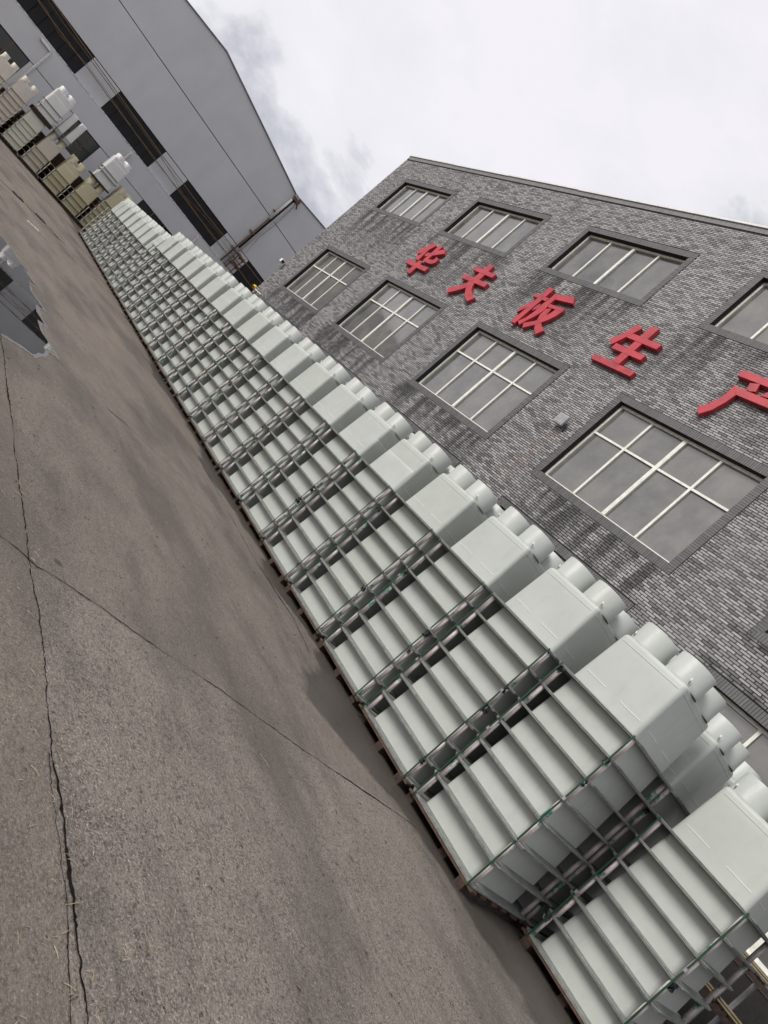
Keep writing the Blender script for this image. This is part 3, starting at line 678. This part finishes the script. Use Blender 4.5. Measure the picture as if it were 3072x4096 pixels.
class Kind:
    def __init__(s, fx, fy, bx, by, h, sr, sh, sx, sy, shell, flange, seg=24):
        s.fx, s.fy, s.h, s.sh, s.sx, s.sy, s.sr = fx, fy, h, sh, sx, sy, sr
        s.body = body_mesh(bx, by, h).mesh('body', shell, True); s.fl = [flange_mesh(fx, fy, bx - .02, by - .02, k).mesh('flange', flange) for k in range(5)]
        m = MB(); P = [(sr * 1.01, h - .02), (sr * 1.025, h + .006), (sr, h + .018), (sr * .985, h + sh - .004), (sr * .97, h + sh), (0, h + sh)]
        vs = []; fs = []
        for q, z in P[:-1]: vs += [(q * math.cos(2 * math.pi * k / seg), q * math.sin(2 * math.pi * k / seg), z) for k in range(seg)]
        for i in range(4):
            for k in range(seg): fs.append((i * seg + k, i * seg + (k + 1) % seg, (i + 1) * seg + (k + 1) % seg, (i + 1) * seg + k))
        o5 = len(vs); vs += vs[4 * seg:5 * seg]; fs.append(tuple(o5 + k for k in range(seg))); m.add(vs, fs); s.stub = m.mesh('stub', shell, True)
        rb = MB(); rb.box(-.012, .012, -sr * 1.0, -sr * .9, h + .03, h + sh - .02); s.rib = rb.mesh('rib', shell)
        tb = MB(); tb.tube([(0, 0, h - .005), (0, .005, h + .05), (0, .02, h + .075)], [.011, .009, .007], 6); s.tab = tb.mesh('tab', 'mould_white', True)
        ln = MB(); ln.box(-.14, .14, -.003, .004, -.0025, .0025); s.line = ln.mesh('mould_line', 'mould_white'); s.bx, s.by = bx, by
        sm = MB(); sm.box(-bx + .06, bx - .06, -.003, .003, -.0014, .0014); s.seamx = sm.mesh('seam', 'stub_rib'); sm = MB(); sm.box(-by + .06, by - .06, -.003, .003, -.0014, .0014); s.seamy = sm.mesh('seam', 'stub_rib')
    def place(s, label, loc, rz=0, top=False, group=None, stubs=True, fi=0):
        t_ = thing('nested_box', label, 'box', loc, rz, group)
        link('body', s.body, t_); link('flange', s.fl[fi % 5], t_)
        if top:
            if stubs:
                for i, x in enumerate((-1, 1)):
                    for j, y in enumerate((-1, 1)): link('stub', s.stub, t_, (x * s.sx, y * s.sy, 0))
            link('tab', s.tab, t_, (-s.bx + .06, s.by - .06, 0)); link('tab', s.tab, t_, (s.bx - .07, s.by - .07, 0))
            z = s.h * .235; tp = .006; y = s.by + .0125 - .024 * z / s.h; x = s.bx + .0125 - .024 * z / s.h
            for dx in (-.235, .235): link('mould_line', s.line, t_, (dx, y, z)); link('mould_line', s.line, t_, (-x, dx, z), (0, 0, rad(90)))
            z = s.h - .085; tp_ = .0125 - .024 * z / s.h; link('seam', s.seamx, t_, (0, s.by + tp_ , z)); link('seam', s.seamy, t_, (-s.bx - tp_, 0, z), (0, 0, rad(90)))
        return t_
GREY = Kind(.585, .633, .432, .475, .715, .205, .24, .2375, .24, 'shell_grey', 'flange_grey', 32)
DZ = .275; Z0 = .105; PX = 1.24; CX0 = 3.505; CY = [-6.935, -8.225, -9.52]
NST = 27
spipe = MB().tube([(0, 0, .025), (0, 0, DZ - .001)], .026, 10).mesh('spacer_pipe', 'pipe_film', True)
pstuff = MB(); bstuff = MB()
PAL = {}
def pallet(label, loc, hx, hy, mat='wood_brown', hgt=.1, group='pallets under the box stacks'):
    t_ = thing('pallet', label, 'pallet', loc, 0, group); key = (hx, hy, mat, hgt)
    if key not in PAL:
        a = MB().box(-hx, hx, -.055, .055, hgt - .022, hgt); s_ = MB().box(-.05, .05, -hy + .01, hy - .01, 0, hgt - .023)
        PAL[key] = (a.mesh('deck_board', mat), s_.mesh('runner', 'wood_dark'))
    a, s_ = PAL[key]
    for k in range(6): link('deck_board', a, t_, (random.uniform(-.015, .015), -hy + .056 + (2 * hy - .112) * k / 5, 0))
    for x in (-hx * .86, -.05, hx * .84): link('runner', s_, t_, (x + random.uniform(-.05, .05), random.uniform(-.11, .03), 0))
    return t_
npipe = 0; strapcount = 0
def strap(label, x, y, z0, z1, w=.019):
    m = MB(); n = 8; L_ = []
    for k in range(n + 1): u = k / n; L_.append((random.uniform(-.003, .003), .003 + .004 * math.sin(u * 3.1) + random.uniform(-.001, .002), (z1 - z0) * u))
    for a, b_ in zip(L_[:-1], L_[1:]): m.add([(a[0] - w / 2, a[1], a[2]), (a[0] + w / 2, a[1], a[2]), (b_[0] + w / 2, b_[1], b_[2]), (b_[0] - w / 2, b_[1], b_[2]), (a[0] - w / 2, a[1] + .002, a[2]), (a[0] + w / 2, a[1] + .002, a[2]), (b_[0] + w / 2, b_[1] + .002, b_[2]), (b_[0] - w / 2, b_[1] + .002, b_[2])], [(0, 1, 2, 3), (7, 6, 5, 4), (0, 4, 5, 1), (3, 2, 6, 7), (0, 3, 7, 4), (1, 5, 6, 2)])
    t_ = thing('green_strap', label, 'strap', (x, y, z0), 0, 'green straps on the box stacks')
    link('band', m.mesh('band', 'strap_green'), t_)
    zc = (z1 - z0) * random.uniform(.3, .75); link('buckle', MB().box(-w * .75, w * .75, .0, .012, zc, zc + .035).mesh('buckle', 'steel'), t_)
def film(label, loc, s, rz):
    r = random.Random(str(loc)); m = MB(); n = 5; vs = []
    for i in range(n):
        for j in range(n): vs.append(((i / 4 - .5) * s + r.uniform(-.2, .2) * s * .5, r.uniform(-.012, .02), (j / 4 - .5) * s * 1.1 + r.uniform(-.2, .2) * s * .4))
    fs = [(i * n + j, (i + 1) * n + j, (i + 1) * n + j + 1, i * n + j + 1) for i in range(n - 1) for j in range(n - 1)]
    m.add(vs, fs); o = m.build('film_scrap', 'film_black', None, False, loc, False); o.rotation_euler = (0, 0, rz); tag(o, label, 'plastic scrap', 'black plastic scraps in the stacks')
FILMS = 0
def stack(row, i, cx, cy, nb, full=True, name=None):
    """one pallet of nested boxes; row 0 is the front row"""
    global npipe, FILMS
    rown = ['front-row', 'second-row', 'third-row'][row] if not name else None
    sn = f'the {ORD[i]} {rown} stack from the camera' if not name else name
    rz0 = random.uniform(-.012, .012)
    pallet(f'brown wooden pallet under {sn}' if full else f'brown wooden pallet hidden under {sn}', (cx, cy, 0), .585, .635)
    for k in range(nb):
        z = Z0 + k * DZ; jx, jy = random.uniform(-.011, .011), random.uniform(-.013, .013); top = k == nb - 1
        if full or top:
            lab = (f'pale grey box on top of {sn}' if top else f'pale grey box {ORD[k]} from the ground in {sn}')
            GREY.place(lab, (cx + jx, cy + jy, z), rz0 + random.uniform(-.004, .004), top, f'pale grey nested boxes', fi=i + k)
        else:
            for me in (GREY.body, GREY.fl[k % 5]):
                o = len(bstuff.v); bstuff.v += [(v.co.x + cx + jx, v.co.y + cy + jy, v.co.z + z) for v in me.vertices]; bstuff.f += [tuple(o + q for q in p.vertices) for p in me.polygons]
        if k:
            for (sx, sy) in ((-1, 1), (1, 1), (-1, -1), (1, -1)):
                px = cx + sx * (.585 - .085) + random.uniform(-.012, .012); py = cy + sy * (.633 - .05) + random.uniform(-.008, .008)
                if full and (sy > 0 or (i == 0 and sx < 0)) and npipe < 300:
                    npipe += 1
                    o = link('spacer_pipe', spipe, None, (px, py, z - DZ), (0, 0, random.uniform(0, 6)))
                    cn = ('near' if sx < 0 else 'far') if sy > 0 else 'rear'
                    tag(o, f'pale spacer pipe, {ORD[k-1]} gap up, {cn} corner of {sn}', 'pipe', 'pale spacer pipes')
                else:
                    pstuff.tube([(px, py, z - DZ + .025), (px, py, z)], .026, 6)
        if full and k and FILMS < 46 and random.random() < .34 and i < 9:
            FILMS += 1; sx = random.choice((-1, 1))
            film(f'black plastic scrap under layer {ORD[k]} of {sn}, {"near" if sx < 0 else "far"} end', (cx + sx * (.585 - random.uniform(.05, .1)), cy + .633 - random.uniform(-.004, .02), z - .035), random.uniform(.05, .085), random.uniform(-.4, .4))
    if full and row == 0:
        for sx in (-1, 1):
            strap(f'green strap down the {"near" if sx < 0 else "far"} front corner of {sn}', cx + sx * (.585 - .075 + random.uniform(-.015, .01)), cy + .637, .08, Z0 + (nb - 1) * DZ + .03)
random.seed(11)
JX = [.03] + [random.uniform(-.018, .018) for _ in range(40)]
for i in range(NST):
    stack(0, i, CX0 + PX * i + JX[i] * .6, CY[0] + random.uniform(-.018, .018), 8 if i < 19 else 7)
stack(1, 0, 2.265, -8.013, 7, True, 'the low stack nearest the camera')
nm = 'the low stack nearest the camera'
for sx in (-1, 1): strap(f'green strap down the {"near" if sx < 0 else "far"} front corner of {nm}', 2.265 + sx * .51, -8.013 + .637, .08, Z0 + 6 * DZ + .03)
for row in (1, 2):
    for i in range(NST):
        stack(row, i, CX0 + PX * i + random.uniform(-.02, .02), CY[row] + random.uniform(-.015, .015), 8 if i < 19 else 7, row == 1 and i == 0)
o = bstuff.build('nested_boxes', 'shell_grey', None, False, fix=False); tag(o, 'lower boxes of the rear stacks hidden behind the front row', 'boxes', None, 'stuff')
o = pstuff.build('spacer_pipes', 'pipe_film', None, True, fix=False); tag(o, 'remaining pale spacer pipes between the boxes of the stacks', 'pipes', None, 'stuff')

# ------------------------------------------------------------------ coloured stacks at the end of the yard
FX = 43.0
def kind2(shell, fy=.565, by=.405, h=.83, sr=.165, sh=.36, sy=.25, fl='flange_yellow'):
    return Kind(fy + .03, fy, by + .02, by, h, sr, sh, sy, sy, shell, fl, 20)
KY = kind2('shell_yellow'); KT = kind2('shell_tan', .55, .4); KP = kind2('shell_pink', .5, .405, .69, .155, .22); KC = kind2('shell_cream', .52, .41, .7, .155, .22); KG = kind2('shell_green', .5, .42, .6); KW = kind2('shell_white', .565, .46, .86, .2, .22, .24, 'flange_grey')
def fstack(K, desc, cy, zs, stubs=True, base=True, cat='stacked boxes across the end of the yard'):
    cx = FX + K.fx
    if base: pallet(f'dark pallet on the ground under the {desc} stack', (cx, cy, 0), K.fx, K.fy, 'wood_dark', min(.13, zs[0] - .003), 'dark pallets across the end of the yard')
    for k, z in enumerate(zs):
        top = k == len(zs) - 1
        lab = (f'{desc} topmost box at the yard end' if top else f'{desc} box, {ORD[k]} layer up, at the yard end')
        t_ = K.place(lab, (cx + random.uniform(-.02, .02), cy + random.uniform(-.012, .012), z), rad(90) + random.uniform(-.01, .01), top, cat, stubs, k)
        if k:
            for sy in (-1, 1):
                o = MB().tube([(0, 0, 0), (0, 0, z - zs[k - 1] - .026)], .024, 6).build('spacer_pipe', 'pvc_white', None, True, (FX + .05, cy + sy * (K.fy - .07), zs[k - 1] + .0245))
                tag(o, f'spacer pipe, {ORD[k-1]} gap up, {"left" if sy > 0 else "right"} end of the {desc} stack', 'pipe', 'thin spacer pipes at the yard end')
lv = lambda a, d, n: [a + d * k for k in range(n)]
fstack(KC, 'cream', -.40, lv(.15, .26, 8)); fstack(KP, 'pinkish beige', -1.55, lv(.15, .264, 8)); fstack(KG, 'pale green', -2.73, [.18, .47, .72, .97, 1.22, 1.48], False)
fstack(KT, 'tan', -3.93, lv(.15, .3, 4)); fstack(KY, 'low yellow', -5.22, lv(.15, .3, 4)); fstack(KY, 'white-topped yellow', -6.46, lv(.15, .3, 4)); fstack(KY, 'half-hidden tall yellow', -7.68, lv(.15, .29, 7))
gap_shade_boxes = MB()  # added row of boxes, coloured dark to put shade between the coloured stacks
for q in range(9):
    for k in range(4):
        for me in (KT.body, KT.fl[k]):
            o = len(gap_shade_boxes.v); gap_shade_boxes.v += [(v.co.x + FX + 2.0, v.co.y - .2 - 1.16 * q, v.co.z + .12 + .27 * k) for v in me.vertices]; gap_shade_boxes.f += [tuple(o + z for z in p.vertices) for p in me.polygons]
o = gap_shade_boxes.build('nested_boxes', 'wood_dark', None, False, fix=False); tag(o, 'low added boxes behind the coloured stacks, dark to stand for shade in the gaps', 'boxes', None, 'stuff')
# upper tiers standing on pallets
pallet('dark weathered pallet carried by the pale green stack', (FX + .6, -2.75, 2.081), .6, .58, 'wood_dark', .2, 'upper pallets at the yard end')
fstack(KW, 'pale white upper-tier', -2.8, [2.285, 2.58, 2.9], True, False)
pallet('dark brown pallet carried by the yellow stack', (FX + .6, -6.46, 2.242), .6, .6, 'wood_brown', .07, 'upper pallets at the yard end')
fstack(KW, 'bluish white upper-tier', -6.5, [2.315, 2.80, 3.0], True, False)
for k, z in enumerate((2.243, 2.42)):
    t_ = thing('tower_box', f'white box with two tall rectangular towers, {"lower" if not k else "upper"} of the pair above the tan stack', 'box', (FX + .55, -3.93, z), 0, 'white twin tower boxes')
    link('flange', flange_mesh(.52, .5, .3, .45, k).mesh('flange', 'flange_grey'), t_)
    for sy in (-1, 1): link('tower', body_mesh(.22, .165, 1.14).mesh('tower', 'shell_white', True), t_, (0, sy * .265 , 0))

# ------------------------------------------------------------------ clutter behind the nearest stack
rk = thing('storage_rack', 'low steel storage rack half hidden behind the nearest low stack', 'rack', (2.2, -11.3, 0))
for x in (-1.6, 0, 1.6):
    for y in (-.5, .5): MB().box(x - .03, x + .03, y - .03, y + .03, 0, 1.5).build('post', 'steel', rk)
for z in (.3, .85, 1.42):
    for y in (-.5, .5): MB().box(-1.6, 1.6, y - .025, y + .025, z - .03, z + .03).build('beam', 'wood_dark', rk)
    for x in (-1.2, -.6, 0, .6, 1.2): MB().box(x - .05, x + .05, -.55, .55, z + .031, z + .055).build('slat', 'wood_dark', rk)
for j, (z, y, mat, lab) in enumerate(((.91, .35, 'bamboo', 'bundle of pale bamboo rods on the rack by the nearest stack'), (.36, .3, 'black_plastic', 'bundle of black tubes low on the rack by the nearest stack'), (1.48, -.1, 'bamboo', 'top bundle of thin yellow rods on the rack'))):
    t_ = thing('rod_bundle', lab, 'rods', (2.0, -11.3 + y, z), random.uniform(-.04, .04), 'rod bundles on the rack')
    for k in range(7): MB().tube([(-1.2 + random.uniform(-.2, .2), k % 4 * .035, .018 + k // 4 * .032), (1.2 + random.uniform(-.2, .2), k % 4 * .035 + .02, .018 + k // 4 * .032)], .016, 6).build('rod', mat, t_, True)

# ------------------------------------------------------------------ straw and crumbs on the concrete
m = MB(); r = random.Random(5)
def straw(x, y, l, a, w):
    P = []; b_ = r.uniform(-.1, .1) if r.random() < .75 else r.uniform(-.7, .7)
    for k in range(4): u = k / 3; P.append((x + math.cos(a + b_ * u) * l * u, y + math.sin(a + b_ * u) * l * u, .004 + .006 * math.sin(u * 3.1) * r.uniform(.2, 1)))
    m.tube(P, w, 4)
for k in range(460):
    u = r.random()
    if u < .3: x, y = r.uniform(1, 8), -1.7 + r.gauss(0, .07)
    else: x = 1 + 7 * r.random() ** 1.7; y = r.uniform(-1.2 - x * .75, -.6 - .1 * x)
    straw(x, y, r.uniform(.01, .05) * (2.2 if r.random() < .1 else 1), r.uniform(0, 6.3), r.uniform(.0005, .0012))
o = m.build('straw_litter', 'straw', None, False, fix=False); tag(o, 'scattered straw and dry grass bits on the concrete', 'straw', None, 'stuff')
m = MB()
for k in range(420): straw(1 + 7 * r.random() ** 1.5, r.uniform(-6, -.6), r.uniform(.006, .03), r.uniform(0, 6.3), r.uniform(.001, .003))
o = m.build('twig_litter', 'twig', None, False, fix=False); tag(o, 'dark twig and bark crumbs scattered on the concrete', 'twigs', None, 'stuff')
